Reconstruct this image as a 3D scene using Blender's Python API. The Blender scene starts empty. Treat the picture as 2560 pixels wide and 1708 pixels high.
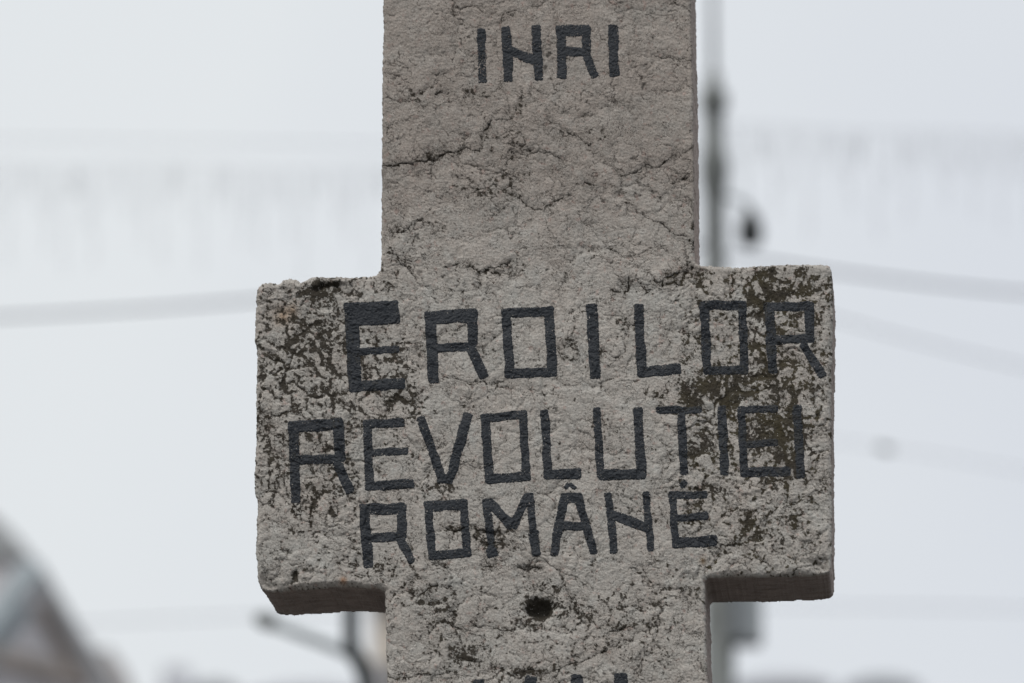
import bpy, math, random
import numpy as np
random.seed(7)
R = math.radians

# ------------------------------------------------------------------ camera
F = 200 / 36 * 2560.0            # focal length in photo pixels
PITCH = R(14.4)
CAM = np.array([0.0, 0.0, 1.6])
RIGHT = np.array([1.0, 0, 0]); FWD = np.array([0, math.cos(PITCH), math.sin(PITCH)]); UP = np.array([0, -math.sin(PITCH), math.cos(PITCH)])
sc = bpy.context.scene
cd = bpy.data.cameras.new('camera'); cam = bpy.data.objects.new('camera', cd); sc.collection.objects.link(cam)
cam.location = CAM; cam.rotation_euler = (math.pi / 2 + PITCH, 0, 0)
cd.lens = 200; cd.sensor_width = 36; cd.clip_start = 0.5; cd.clip_end = 3000
cd.dof.use_dof = True; cd.dof.focus_distance = 9.0; cd.dof.aperture_fstop = 3.5
sc.camera = cam

# ------------------------------------------------------------------ sky and sun (overcast)
SUN_EL, SUN_AZ = R(52), R(205)
w = bpy.data.worlds.new("World"); sc.world = w; w.use_nodes = True
nt = w.node_tree; nt.nodes.clear()
out = nt.nodes.new('ShaderNodeOutputWorld'); bg = nt.nodes.new('ShaderNodeBackground')
sky = nt.nodes.new('ShaderNodeTexSky'); sky.sky_type = 'NISHITA'; sky.sun_disc = False
sky.sun_elevation = SUN_EL; sky.sun_rotation = SUN_AZ; sky.dust_density = 3.0; sky.air_density = 1.0
tc = nt.nodes.new('ShaderNodeTexCoord')
cn = nt.nodes.new('ShaderNodeTexNoise'); cn.inputs['Scale'].default_value = 5.0; cn.inputs['Detail'].default_value = 3
cr = nt.nodes.new('ShaderNodeValToRGB')
cr.color_ramp.elements[0].position = 0.1; cr.color_ramp.elements[0].color = (6.7, 7.05, 7.7, 1)
cr.color_ramp.elements[1].position = 0.7; cr.color_ramp.elements[1].color = (7.75, 8.07, 8.3, 1)
mx = nt.nodes.new('ShaderNodeMix'); mx.data_type = 'RGBA'; mx.inputs['Factor'].default_value = 0.975
nt.links.new(tc.outputs['Generated'], cn.inputs['Vector'])
sx_ = nt.nodes.new('ShaderNodeSeparateXYZ'); nt.links.new(tc.outputs['Generated'], sx_.inputs[0])
def wm(op, a, b, c=0.0):
    n = nt.nodes.new('ShaderNodeMath'); n.operation = op
    for i, v in enumerate((a, b, c)):
        if hasattr(v, 'links'): nt.links.new(v, n.inputs[i])
        else: n.inputs[i].default_value = v
    return n.outputs[0]
gsky = wm('MULTIPLY_ADD', sx_.outputs[0], -2.6, .30)          # the cloud layer thins towards the left and overhead
gsky = wm('MULTIPLY_ADD', sx_.outputs[2], 1.5, wm('MAXIMUM', wm('MINIMUM', gsky, .6), -.1))
gsky = wm('ADD', gsky, wm('MULTIPLY_ADD', cn.outputs['Fac'], .9, -.58))
nt.links.new(gsky, cr.inputs['Fac'])
nt.links.new(sky.outputs['Color'], mx.inputs[6]); nt.links.new(cr.outputs['Color'], mx.inputs[7])
nt.links.new(mx.outputs[2], bg.inputs['Color']); bg.inputs['Strength'].default_value = 0.1
nt.links.new(bg.outputs['Background'], out.inputs['Surface'])
sl = bpy.data.lights.new('sun', 'SUN'); sl.energy = 1.3; sl.angle = R(14); sl.color = (1, 0.96, 0.92)
so = bpy.data.objects.new('sun', sl); sc.collection.objects.link(so)
# high, from behind the camera and to its left
so.rotation_euler = (R(42), 0, R(-28))
sc.view_settings.view_transform = 'Standard'; sc.view_settings.look = 'None'
sc.view_settings.exposure = 0.0; sc.view_settings.gamma = 1.0; sc.view_settings.use_curve_mapping = False

# ------------------------------------------------------------------ helpers
C = sc.collection
K = 2560 / 2350.0
def tag(o, label=None, cat=None, group=None, kind=None):
    if label: o['label'] = label
    if cat: o['category'] = cat
    if group: o['group'] = group
    if kind: o['kind'] = kind
    return o
def empty(name, loc=(0, 0, 0), rz=0.0):
    o = bpy.data.objects.new(name, None); C.objects.link(o); o.location = loc; o.rotation_euler = (0, 0, rz)
    o.empty_display_size = 0.2
    return o
def ray(px, py):
    a = (px - 1280) / F; b = -(py - 854) / F
    return RIGHT * a + UP * b + FWD
def at(px, py, Y):                      # world point seen at photo pixel (px,py), at world distance Y
    d = ray(px, py); return CAM + d * (Y / d[1])

class MB:
    def __init__(s): s.v = []; s.f = []
    def add(s, vs, fs):
        n = len(s.v); s.v += [tuple(float(c) for c in v) for v in vs]; s.f += [tuple(i + n for i in f) for f in fs]
    def box(s, c, d, rz=0):
        cs, sn = math.cos(rz), math.sin(rz); vs = []
        for z in (-.5, .5):
            for y in (-.5, .5):
                for x in (-.5, .5):
                    X, Y = x * d[0], y * d[1]
                    vs.append((c[0] + X * cs - Y * sn, c[1] + X * sn + Y * cs, c[2] + z * d[2]))
        s.add(vs, [(0, 2, 3, 1), (4, 5, 7, 6), (0, 1, 5, 4), (2, 6, 7, 3), (0, 4, 6, 2), (1, 3, 7, 5)])
    def lathe(s, base, prof, n=20):       # prof: (radius, z)
        vs = []; fs = []
        for r, z in prof:
            for i in range(n):
                a = 2 * math.pi * i / n; vs.append((base[0] + r * math.cos(a), base[1] + r * math.sin(a), base[2] + z))
        for k in range(len(prof) - 1):
            for i in range(n): fs.append((k * n + i, k * n + (i + 1) % n, (k + 1) * n + (i + 1) % n, (k + 1) * n + i))
        fs.append(tuple(reversed(range(n)))); fs.append(tuple(range((len(prof) - 1) * n, len(prof) * n)))
        s.add(vs, fs)
    def tube(s, pts, r, n=8):
        pts = [np.array(p, float) for p in pts]; vs = []; fs = []
        for k, p in enumerate(pts):
            t = pts[min(k + 1, len(pts) - 1)] - pts[max(k - 1, 0)]; t = t / (np.linalg.norm(t) + 1e-9)
            h = np.array([0, 0, 1.0]) if abs(t[2]) < .9 else np.array([1.0, 0, 0])
            a = np.cross(t, h); a /= np.linalg.norm(a); b = np.cross(t, a); rr = r[k] if hasattr(r, '__len__') else r
            for i in range(n):
                q = 2 * math.pi * i / n; vs.append(p + rr * (a * math.cos(q) + b * math.sin(q)))
        for k in range(len(pts) - 1):
            for i in range(n): fs.append((k * n + i, (k + 1) * n + i, (k + 1) * n + (i + 1) % n, k * n + (i + 1) % n))
        fs.append(tuple(range(n))); fs.append(tuple(reversed(range((len(pts) - 1) * n, len(pts) * n))))
        s.add(vs, fs)
    def prism(s, poly, back):             # poly: world points of one face, back: extrusion vector
        n = len(poly); vs = [np.array(p) for p in poly] + [np.array(p) + np.array(back) for p in poly]
        fs = [tuple(range(n)), tuple(reversed(range(n, 2 * n)))] + [(i, i + n, (i + 1) % n + n, (i + 1) % n) for i in range(n)]
        s.add(vs, fs)
    def build(s, name, mat, parent=None, smooth=False, bevel=0):
        m = bpy.data.meshes.new(name); m.from_pydata(s.v, [], s.f); m.update(); m.materials.append(mat)
        import bmesh
        bm = bmesh.new(); bm.from_mesh(m); bmesh.ops.recalc_face_normals(bm, faces=bm.faces)
        if bevel: bmesh.ops.bevel(bm, geom=list(bm.edges), offset=bevel, segments=2, affect='EDGES', clamp_overlap=True)
        bm.to_mesh(m); bm.free()
        if smooth:
            for p in m.polygons: p.use_smooth = True
        o = bpy.data.objects.new(name, m); C.objects.link(o)
        if parent is not None:
            o.parent = parent
            o.matrix_parent_inverse = MWI(parent)
        return o
def MWI(p):
    from mathutils import Matrix
    M = Matrix.Translation(p.location) @ p.rotation_euler.to_matrix().to_4x4()
    return M.inverted()

def mat(name, col, rough=0.8, var=0.15, scale=3.0, metal=0.0, bump=0.0, col2=None):
    m = bpy.data.materials.new(name); m.use_nodes = True; t = m.node_tree; b = t.nodes['Principled BSDF']
    b.inputs['Roughness'].default_value = rough; b.inputs['Metallic'].default_value = metal
    co = t.nodes.new('ShaderNodeTexCoord'); n = t.nodes.new('ShaderNodeTexNoise'); n.inputs['Scale'].default_value = scale; n.inputs['Detail'].default_value = 6
    r = t.nodes.new('ShaderNodeValToRGB'); c2 = col2 or tuple(c * (1 - var) for c in col)
    r.color_ramp.elements[0].position = .35; r.color_ramp.elements[0].color = (*c2, 1)
    r.color_ramp.elements[1].position = .65; r.color_ramp.elements[1].color = (*[min(1, c * (1 + var)) for c in col], 1)
    t.links.new(co.outputs['Object'], n.inputs['Vector']); t.links.new(n.outputs['Fac'], r.inputs['Fac']); t.links.new(r.outputs['Color'], b.inputs['Base Color'])
    if bump:
        bp = t.nodes.new('ShaderNodeBump'); bp.inputs['Distance'].default_value = bump; t.links.new(n.outputs['Fac'], bp.inputs['Height']); t.links.new(bp.outputs['Normal'], b.inputs['Normal'])
    return m

# ------------------------------------------------------------------ ground
bmG = MB(); bmG.add([(-1500, -1500, 0), (1500, -1500, 0), (1500, 1500, 0), (-1500, 1500, 0)], [(0, 1, 2, 3)])
tag(bmG.build('ground', mat('paving', (.092, .088, .085), .9, .2, .6)), kind='structure')

# ================================================================== THE CROSS
PSI = R(4.3)
PXM = 9.0 / F                                     # metres per photo pixel on the face
P0 = CAM + 9.0 * FWD
ORG = np.array([P0[0], P0[1], 0.0])
rv = np.array([math.cos(PSI), -math.sin(PSI), 0]); nv = np.array([-math.sin(PSI), -math.cos(PSI), 0])
THICK = 0.20
def to_plane(px, py):                             # photo pixel -> (x, z) on the front face plane of the cross
    a = (px - 1280) / F; b = -(py - 854) / F
    dx = a; dy = FWD[1] + UP[1] * b; dz = FWD[2] + UP[2] * b
    den = dx * nv[0] + dy * nv[1]
    t = ((ORG - CAM) @ nv) / den
    X = CAM[0] + dx * t - ORG[0]; Y = CAM[1] + dy * t - ORG[1]; Z = CAM[2] + dz * t
    return X * rv[0] + Y * rv[1], Z

# noise ------------------------------------------------------------
rng = np.random.RandomState(11)
_ang = rng.rand(4096) * 2 * np.pi; GX = np.cos(_ang).astype(np.float32); GY = np.sin(_ang).astype(np.float32)
RJ = rng.rand(4096).astype(np.float32); RK = rng.rand(4096).astype(np.float32)
def hsh(i, j, seed):
    h = (i.astype(np.int64) * 374761393 + j.astype(np.int64) * 668265263 + seed * 974634777) & 0xffffffff
    h = ((h ^ (h >> 13)) * 1274126177) & 0xffffffff
    return ((h ^ (h >> 16)) & 4095).astype(np.int32)
def perlin(x, y, seed):
    xi = np.floor(x); yi = np.floor(y); fx = (x - xi).astype(np.float32); fy = (y - yi).astype(np.float32)
    xi = xi.astype(np.int32); yi = yi.astype(np.int32)
    u = fx * fx * fx * (fx * (fx * 6 - 15) + 10); v = fy * fy * fy * (fy * (fy * 6 - 15) + 10)
    def g(a, b):
        k = hsh(xi + a, yi + b, seed); return GX[k] * (fx - a) + GY[k] * (fy - b)
    n0 = g(0, 0) * (1 - u) + g(1, 0) * u; n1 = g(0, 1) * (1 - u) + g(1, 1) * u
    return (n0 * (1 - v) + n1 * v) * 1.45
def fbm(x, y, s, seed, o=4, g=0.5):
    t = 0; a = 1.0; tot = 0
    for k in range(o):
        t = t + a * perlin(x / s, y / s, seed + 17 * k); tot += a; a *= g; s = s / 2.03
    return t / (tot ** .75)
def worley(x, y, s, seed):
    x = x / s; y = y / s; xi = np.floor(x).astype(np.int32); yi = np.floor(y).astype(np.int32)
    f1 = np.full(x.shape, 9.0, np.float32); f2 = f1.copy(); idn = np.zeros(x.shape, np.float32)
    for a in (-1, 0, 1):
        for b in (-1, 0, 1):
            k = hsh(xi + a, yi + b, seed)
            d = np.hypot(xi + a + RJ[k] - x, yi + b + RK[k] - y).astype(np.float32)
            n = d < f1; f2 = np.where(n, f1, np.minimum(f2, d)); idn = np.where(n, RJ[(k + 77) & 4095], idn); f1 = np.where(n, d, f1)
    return f1, f2 - f1, idn
def sstep(a, b, x):
    t = np.clip((x - a) / (b - a), 0, 1); return t * t * (3 - 2 * t)
def gauss(cx, cy, rx, ry):
    return np.exp(-(((PX - cx) / rx) ** 2 + ((PY - cy) / ry) ** 2))

# grid -------------------------------------------------------------
DX = 1.65
xs = np.arange(626, 2096, DX)
dense = np.arange(-60, 1772, DX)
upr = [-60.0]
st = DX
while upr[-1] > -680: st = min(st * 1.12, 22); upr.append(upr[-1] - st)
dnr = [float(dense[-1])]; st = DX
while dnr[-1] < 6100: st = min(st * 1.1, 45); dnr.append(dnr[-1] + st)
ys = np.concatenate([np.array(upr[1:])[::-1], dense, np.array(dnr[1:])])
I0 = len(upr) - 1                                 # first dense row
NX, NY = len(xs), len(ys)
PX, PY = np.meshgrid(xs, ys); PX = PX.astype(np.float32); PY = PY.astype(np.float32)

outline23 = [(881, -620), (881, -60), (880.5, 0), (877, 200), (876, 400), (875, 595), (873, 618), (862, 630), (845, 633), (800, 635), (760, 634), (735, 633), (715, 636), (700, 642), (688, 646), (680, 640), (664, 638), (650, 641), (640, 649), (618, 647), (600, 650), (590, 660), (586, 680),
  (587, 700), (584, 760), (584, 780), (589, 800), (588, 880), (586, 905), (588, 960), (587, 1000), (586, 1040), (583, 1100), (584, 1130), (590, 1146), (589, 1180), (587, 1250), (588, 1290), (590, 1322), (594, 1340), (602, 1350), (618, 1354), (645, 1354), (680, 1352), (720, 1349), (760, 1346), (820, 1345), (870, 1350), (882, 1356), (883, 1372),
  (884, 1400), (886, 1470), (888, 1568), (889, 1640), (884, 3000), (870, 5900), (1655, 5900), (1640, 3000), (1625, 1640), (1624, 1568), (1620, 1450), (1618, 1360), (1618, 1332), (1626, 1324), (1680, 1321), (1740, 1322), (1800, 1321), (1860, 1318), (1890, 1316), (1903, 1311), (1907, 1296),
  (1909, 1250), (1909, 1150), (1907, 1080), (1908, 1000), (1907, 950), (1908, 900), (1908, 850), (1910, 800), (1911, 720), (1910, 650), (1908, 622), (1903, 611), (1890, 605), (1850, 604), (1800, 605), (1760, 608), (1700, 611), (1640, 610), (1610, 608), (1598, 603), (1593, 590), (1592, 400), (1589, 200), (1585, 0), (1584, -60), (1583, -620)]
poly = np.array([(x * K, y * K) for x, y in outline23], np.float32)
def polysdf(px, py, P):
    d = np.full(px.shape, 1e9, np.float32); ins = np.zeros(px.shape, bool); n = len(P)
    for i in range(n):
        ax, ay = P[i]; bx, by = P[(i + 1) % n]; ex, ey = bx - ax, by - ay
        wx = px - ax; wy = py - ay; t = np.clip((wx * ex + wy * ey) / (ex * ex + ey * ey), 0, 1)
        d = np.minimum(d, (wx - ex * t) ** 2 + (wy - ey * t) ** 2)
        c = ((ay > py) != (by > py))
        if ay != by: ins ^= c & (px < ex * (py - ay) / (by - ay) + ax)
    d = np.sqrt(d); return np.where(ins, -d, d)
wn = fbm(PX, PY, 34, 5, 4)
armm = sstep(640, 700, PY) * (1 - sstep(1500, 1540, PY))
WARPX = PX + fbm(PX, PY, 62, 21, 5, .6) * 19; WARPY = PY + fbm(PX, PY, 62, 22, 5, .6) * 19
S = polysdf(PX, PY, poly) + wn * 3.0 + perlin(PX / 9, PY / 9, 8) * 1.5 + .9 * perlin(PX / 4.5, PY / 4.5, 9)
S = S.astype(np.float32)

# relief -----------------------------------------------------------
D = np.maximum(0, -S)
arms = np.maximum(sstep(1010, 880, PX) , sstep(1640, 1760, PX)) * armm
rough = 0.35 + 0.65 * armm * (0.45 + 0.55 * arms) + 0.25 * sstep(1450, 1560, PY)
WX2 = PX + fbm(PX, PY, 90, 31, 4) * 60; WY2 = PY + fbm(PX, PY, 90, 32, 4) * 60
f1a, ea, ida = worley(WX2 * 0.82, WY2 * 1.05, 130, 41)          # big plates
f1b, eb, idb = worley(WX2, WY2 * 1.1, 52, 43)                 # lumps
f1c, ec, idc = worley(WARPX, WARPY, 17, 47)                  # pebbly grain
gate = sstep(-.15, .35, fbm(PX, PY, 120, 51, 2))              # which crevices are open
H = 7.0 * fbm(PX, PY, 330, 61, 3)
H += 4.2 * (sstep(0, .45, ea) - .7) * (.45 + .55 * gate) + 2.6 * (ida - .5)
H += rough * 3.9 * (sstep(0, .42, eb) * (.55 + .9 * idb) - .6) * (.35 + .65 * sstep(-.3, .3, fbm(PX, PY, 160, 53, 2)))
H += (0.1 + rough) * 1.3 * (sstep(0, .5, ec) - .5) * sstep(-.3, .4, fbm(PX, PY, 70, 54, 2))
dirn = PX * .87 - PY * .5
H += 1.5 * fbm(PX * .85 + PY * .5, PY * 1.25 - PX * .35, 24, 63, 4, .62) * (0.8 + .4 * rough)
H += .9 * perlin(PX / 7.0, PY / 5.5, 65) + .95 * perlin(PX / 3.6, PY / 3.3, 66)
# cracks drawn from the photo --------------------------------------
def ZA(l): return [(940 + x / 2.3061, y / 2.3061) for x, y in l]
def ZB(l): return [(620 + x / 3.0921, 640 + y / 3.0921) for x, y in l]
def ZC(l): return [(1340 + x / 3.0921, 640 + y / 3.0921) for x, y in l]
def ZD(l): return [(620 + x / 3.0921, 1120 + y / 3.0921) for x, y in l]
def ZE(l): return [(1340 + x / 3.0921, 1120 + y / 3.0921) for x, y in l]
def ZF(l): return [(900 + x / 2.35, 1400 + y / 2.35) for x, y in l]
cracks = [
 (ZA([(20, 990), (100, 965), (170, 940), (280, 945)]), 3.0, 1), (ZA([(280, 945), (400, 880), (430, 870)]), 4, 1), (ZA([(430, 870), (580, 860), (610, 790), (660, 690)]), 2.6, .8), (ZA([(660, 690), (740, 685), (790, 670), (835, 580), (850, 500)]), 1.4, .5),
 (ZA([(640, 550), (680, 525), (730, 495)]), 1.2, .4), (ZA([(760, 880), (820, 840), (970, 880), (1100, 930)]), 2, .7), (ZA([(815, 835), (830, 700), (835, 660)]), 1.2, .4),
 (ZA([(990, 675), (1070, 730), (1130, 780), (1230, 830)]), 1.6, .6), (ZA([(1410, 1010), (1500, 1010), (1540, 960), (1640, 945), (1740, 890), (1830, 840)]), 2.3, .8),
 (ZA([(560, 1110), (640, 1095), (700, 1085), (800, 1130), (870, 1170), (955, 1210), (1040, 1160), (1130, 1120)]), 2.2, .8), (ZA([(1430, 1160), (1560, 1250), (1650, 1300), (1740, 1340), (1850, 1390)]), 1.8, .7),
 (ZA([(1200, 1045), (1260, 1075)]), 4, 1), (ZA([(470, 150), (560, 155), (640, 140), (720, 135), (740, 90), (780, 65), (840, 75)]), 1.6, .6), (ZA([(60, 1350), (150, 1330), (220, 1290), (290, 1240)]), 2, .7),
 (ZA([(90, 1450), (170, 1510), (210, 1550)]), 2, .8), (ZA([(450, 1020), (560, 1060)]), 2, .6), (ZA([(1270, 510), (1330, 590), (1430, 605)]), 1.4, .5), (ZA([(950, 1220), (1000, 1330), (1010, 1400), (1080, 1425)]), 1.2, .4),
 (ZA([(1340, 1430), (1440, 1470), (1520, 1475), (1560, 1440), (1620, 1410), (1700, 1480)]), 1.8, .7), (ZA([(1640, 330), (1720, 345), (1800, 335)]), 1.5, .6), (ZA([(1700, 1048), (1790, 1020)]), 4, .8), (ZA([(0, 570), (100, 575), (230, 590), (300, 620)]), 1.6, .6),
 (ZA([(1650, 965), (1750, 1000), (1850, 1030)]), 1.4, .5), (ZA([(350, 545), (430, 520)]), 4, .9), (ZA([(920, 1440), (1000, 1430)]), 1.5, .4), (ZA([(630, 60), (560, 40), (480, 60)]), 1.2, .4),
 (ZA([(1700, 10), (1790, 60)]), 1.6, .5), (ZA([(1560, 510), (1640, 540), (1740, 520)]), 1.2, .4), (ZA([(400, 1530), (500, 1530), (560, 1545)]), 2, .6),
 (ZC([(600, 265), (690, 275), (720, 220), (740, 165)]), 5, 1), (ZC([(840, 290), (880, 240), (800, 250)]), 2.5, .8), (ZC([(1000, 240), (1000, 200), (1070, 140), (1200, 130), (1220, 80)]), 4, 1), (ZC([(830, 110), (950, 200), (1010, 200)]), 2, .6), (ZC([(1040, 20), (1090, 80)]), 2, .6),
 (ZC([(680, 700), (690, 620), (710, 545), (780, 540)]), 1.6, .6), (ZC([(520, 740), (600, 780), (650, 750), (690, 690)]), 2, .7), (ZB([(1550, 70), (1700, 85), (1800, 110), (1900, 110), (2040, 30)]), 2.2, .8),
 (ZB([(1480, 890), (1600, 960), (1720, 1000), (1920, 1000), (1980, 940)]), 2, .7), (ZB([(500, 285), (540, 255), (600, 238), (670, 225)]), 7, 1), (ZB([(1450, 650), (1540, 570), (1680, 550)]), 1.6, .6),
 (ZD([(1500, 630), (1580, 660), (1720, 630), (1850, 650)]), 4, 1), (ZD([(1450, 870), (1530, 920), (1560, 1000)]), 2, .6), (ZD([(70, 400), (150, 420), (230, 370), (250, 250)]), 3, .8), (ZD([(1330, 1130), (1450, 1090), (1540, 1050)]), 2.4, .8),
 (ZD([(1830, 920), (1900, 910), (1940, 850)]), 2.5, .8), (ZD([(1740, 700), (1860, 760), (1960, 740)]), 3, .9), (ZD([(350, 500), (420, 520), (500, 600)]), 2.5, .8), (ZE([(340, 60), (430, 110)]), 1.4, .5), (ZE([(1420, 770), (1560, 745), (1700, 800), (1800, 900)]), 2.4, .8),
 (ZE([(980, 1000), (1050, 940)]), 1.5, .5), (ZF([(340, 210), (430, 180), (530, 145)]), 2.5, .8), (ZF([(650, 370), (760, 390), (880, 415)]), 3, .9), (ZF([(160, 680), (260, 690), (380, 675), (540, 660)]), 2, .7),
 (ZF([(1150, 690), (1180, 640), (1250, 590), (1440, 540), (1530, 490)]), 2.6, .9), (ZF([(1180, 640), (1080, 665), (960, 660)]), 2.4, .8), (ZF([(1460, 440), (1530, 430), (1590, 370)]), 2.2, .8), (ZF([(1160, 155), (1210, 160), (1240, 220)]), 2.2, .8),
 (ZF([(940, 50), (1000, 45), (1060, 30)]), 3, .9), (ZF([(570, 560), (640, 580), (700, 600)]), 3, .7)]
CR = np.zeros_like(H); CRW = np.zeros_like(H)
for pts, wd, dep in cracks:
    for (ax, ay), (bx, by) in zip(pts[:-1], pts[1:]):
        m = 34
        i0 = max(0, int((min(ay, by) - m + 60) / DX) + I0); i1 = int((max(ay, by) + m + 60) / DX) + I0 + 1
        j0 = max(0, int((min(ax, bx) - m - 626) / DX)); j1 = min(NX, int((max(ax, bx) + m - 626) / DX) + 1)
        sl_ = (slice(i0, i1), slice(j0, j1))
        x = WARPX[sl_] + 0.0; y = WARPY[sl_] + 0.0
        ex, ey = bx - ax, by - ay; t = np.clip(((x - ax) * ex + (y - ay) * ey) / (ex * ex + ey * ey), 0, 1)
        d = np.hypot(x - ax - ex * t, y - ay - ey * t)
        CR[sl_] = np.maximum(CR[sl_], dep * np.exp(-(d / (wd * .52)) ** 2))
        CRW[sl_] = np.maximum(CRW[sl_], dep * np.exp(-(d / (wd * 4.5)) ** 2))
brk = .35 + .65 * sstep(-.35, .15, perlin(PX / 22, PY / 22, 71))
H -= CR * 5.5 * brk + CRW * 1.6
# a web of hairline cracks of its own
hair = np.exp(-(ea / .018) ** 2) * gate * .7 + np.exp(-(eb / .03) ** 2) * sstep(.1, .5, fbm(PX, PY, 90, 73, 2)) * .6
f1e, ee, ide = worley(WARPX * .9 + PY * .25, WARPY * 1.1 - PX * .15, 30, 49)
f1g, eg, idg = worley(WX2 * .8 - PY * .2, WY2 * 1.2, 78, 45)
hair = np.maximum(hair, np.exp(-(ee / .045) ** 2) * sstep(.02, .32, fbm(PX, PY, 75, 74, 3)) * .75)
hair = np.maximum(hair, np.exp(-(eg / .020) ** 2) * sstep(-.15, .2, fbm(PX, PY, 110, 75, 3)) * .9)
hair *= sstep(-.45, .1, perlin(PX / 14, PY / 14, 76))
H -= 2.9 * hair
# pits, chips, the drilled hole
PITS = [(1349, 1526, 26, 24, 42), (790, 722, 24, 7, 12), (835, 718, 22, 5, 8), (660, 1470, 42, 40, 22), (738, 1440, 12, 16, 12), (778, 1427, 8, 8, 8), (650, 1225, 40, 40, 7), (1545, 490, 16, 10, 7), (1560, 712, 10, 14, 5), (2060, 1420, 30, 26, 12), (1230, 1335, 34, 8, 7), (1330, 1420, 26, 8, 7),
        (700, 790, 40, 26, 6), (770, 800, 26, 26, 7), (1000, 1010, 26, 26, 5), (1745, 680, 20, 18, 8), (905, 1400, 26, 20, 6)]
for cx, cy, rx, ry, dp in PITS:
    g = np.exp(-((((WARPX - cx) / rx) ** 2 + ((WARPY - cy) / ry) ** 2)) ** 1.6); H -= dp * g
BUMPS = [(850, 706, 34, 10, 8), (703, 700, 20, 14, 6), (740, 715, 18, 12, 5), (1590, 700, 26, 20, 5), (1650, 690, 34, 22, 5), (1780, 740, 60, 26, 5)]
for cx, cy, rx, ry, dp in BUMPS: H += dp * np.exp(-((((WARPX - cx) / rx) ** 2 + ((WARPY - cy) / ry) ** 2)) ** 1.3)
# rounded, worn edges
rr = 11 + 6 * fbm(PX, PY, 70, 81, 3) + 16 * gauss(650, 1480, 90, 50) + 6 * gauss(2050, 1430, 160, 30) + 5 * armm
rr = np.clip(rr, 5, 34); q = np.clip(rr - D, 0, rr)
DROP = rr - np.sqrt(np.maximum(rr * rr - q * q, 0)); DROP = np.minimum(DROP, 30)
ed = sstep(0, 14, D)
H = H * ed - DROP

# lichen -----------------------------------------------------------
LB = [(800, 900, 190, 220, .30), (750, 960, 120, 190, .13), (740, 830, 60, 60, .18), (790, 722, 60, 22, .28), (990, 930, 60, 70, .38), (1015, 1030, 40, 60, .35), (850, 860, 70, 40, .12), (690, 1150, 60, 80, .22), (850, 1180, 70, 90, .18), (800, 1260, 70, 40, .22),
      (1090, 1222, 45, 26, .55), (1235, 1340, 60, 34, .5), (1150, 1325, 40, 12, .35), (980, 1430, 80, 34, .35), (900, 1390, 50, 20, .3), (1110, 1560, 40, 50, .42), (1170, 1640, 60, 30, .42), (1060, 1500, 30, 30, .4), (1400, 1580, 200, 90, .12), (1350, 1500, 60, 40, .3), (1300, 1550, 60, 20, .3), (1480, 1540, 100, 60, .18), (1630, 1620, 60, 40, .28), (1600, 1480, 70, 50, .2), (1300, 1680, 70, 20, .35),
      (1950, 700, 90, 60, .72), (1900, 740, 60, 50, .5), (1890, 860, 46, 90, .62), (1760, 700, 50, 24, .55), (1740, 820, 46, 90, .32), (1780, 960, 70, 40, .42), (1850, 975, 120, 46, .62), (1940, 960, 80, 110, .5), (1960, 800, 90, 60, .3), (2060, 720, 40, 40, .35), (1990, 1080, 60, 110, .55), (1900, 1090, 110, 70, .42), (1760, 1120, 70, 70, .58), (1720, 1000, 30, 30, .5), (1640, 980, 24, 24, .5), (1950, 1180, 60, 50, .5), (1860, 1310, 46, 44, .75), (1900, 1360, 26, 60, .45), (1985, 1295, 40, 26, .6), (1780, 1240, 40, 40, .4), (1740, 1280, 60, 60, .25), (2040, 900, 40, 120, .25), (2040, 1240, 40, 100, .12),
      (1190, 240, 46, 34, .34), (1300, 270, 50, 24, .28), (1080, 380, 60, 22, .3), (1240, 360, 70, 34, .3), (1060, 560, 60, 50, .32), (1240, 490, 90, 36, .32), (1300, 440, 70, 30, .3), (1480, 330, 80, 30, .3), (1550, 480, 50, 34, .3), (1000, 330, 30, 16, .3), (990, 640, 50, 40, .3), (1160, 460, 60, 40, .26), (1750, 590, 30, 50, .35), (1640, 130, 50, 30, .12), (1710, 150, 20, 30, .2), (1040, 230, 60, 20, .2), (1350, 640, 300, 40, .1), (1560, 820, 40, 30, .2), (1420, 860, 30, 60, .22), (1500, 1050, 24, 30, .4), (1430, 1150, 60, 20, .12)]
n5_ = perlin(PX / 4.2, PY / 4.0, 93); n8_ = perlin(PX / 7.5, PY / 7.0, 94)
DENS = np.full_like(H, .05) + .14 * armm + .17 * sstep(1450, 1550, PY) + .10 * armm * arms
for cx, cy, rx, ry, a in LB: DENS += a * (.70 if cx > 1700 and cy > 620 else 1.0) * gauss(cx, cy, rx, ry)
DENS = np.minimum(DENS, .95)
crev = 1 - sstep(0, .42, eb + .12 * n5_)
creva = 1 - sstep(0, .16, ea)
n45 = fbm(WARPX, WARPY, 44, 91, 4, .6); n12 = fbm(PX, PY, 13, 92, 4, .7); n5 = perlin(PX / 4.2, PY / 4.0, 93)
L = .44 * DENS + .24 * n45 + .30 * n12 + .30 * n5 + .20 * n8_ + .42 * (crev - .22) * (.22 + DENS) + .10 * hair + .18 * creva * gate * (.35 + DENS) + .24 * CRW * (.45 + n12) + .02
f1d, ed_, idd = worley(WARPX, WARPY, 15, 97)            # small round colonies
L += .38 * sstep(.50, .10, f1d + .22 * n5_) * (idd < .03 + .75 * DENS) * (.4 + DENS)
L += .35 * (CR > .45) * brk
for cx, cy, rx, ry, dp in PITS[:1] + [PITS[4]]: L += .8 * np.exp(-((((WARPX - cx) / rx) ** 2 + ((WARPY - cy) / ry) ** 2)) ** 2)
L = L.astype(np.float32)
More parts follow.
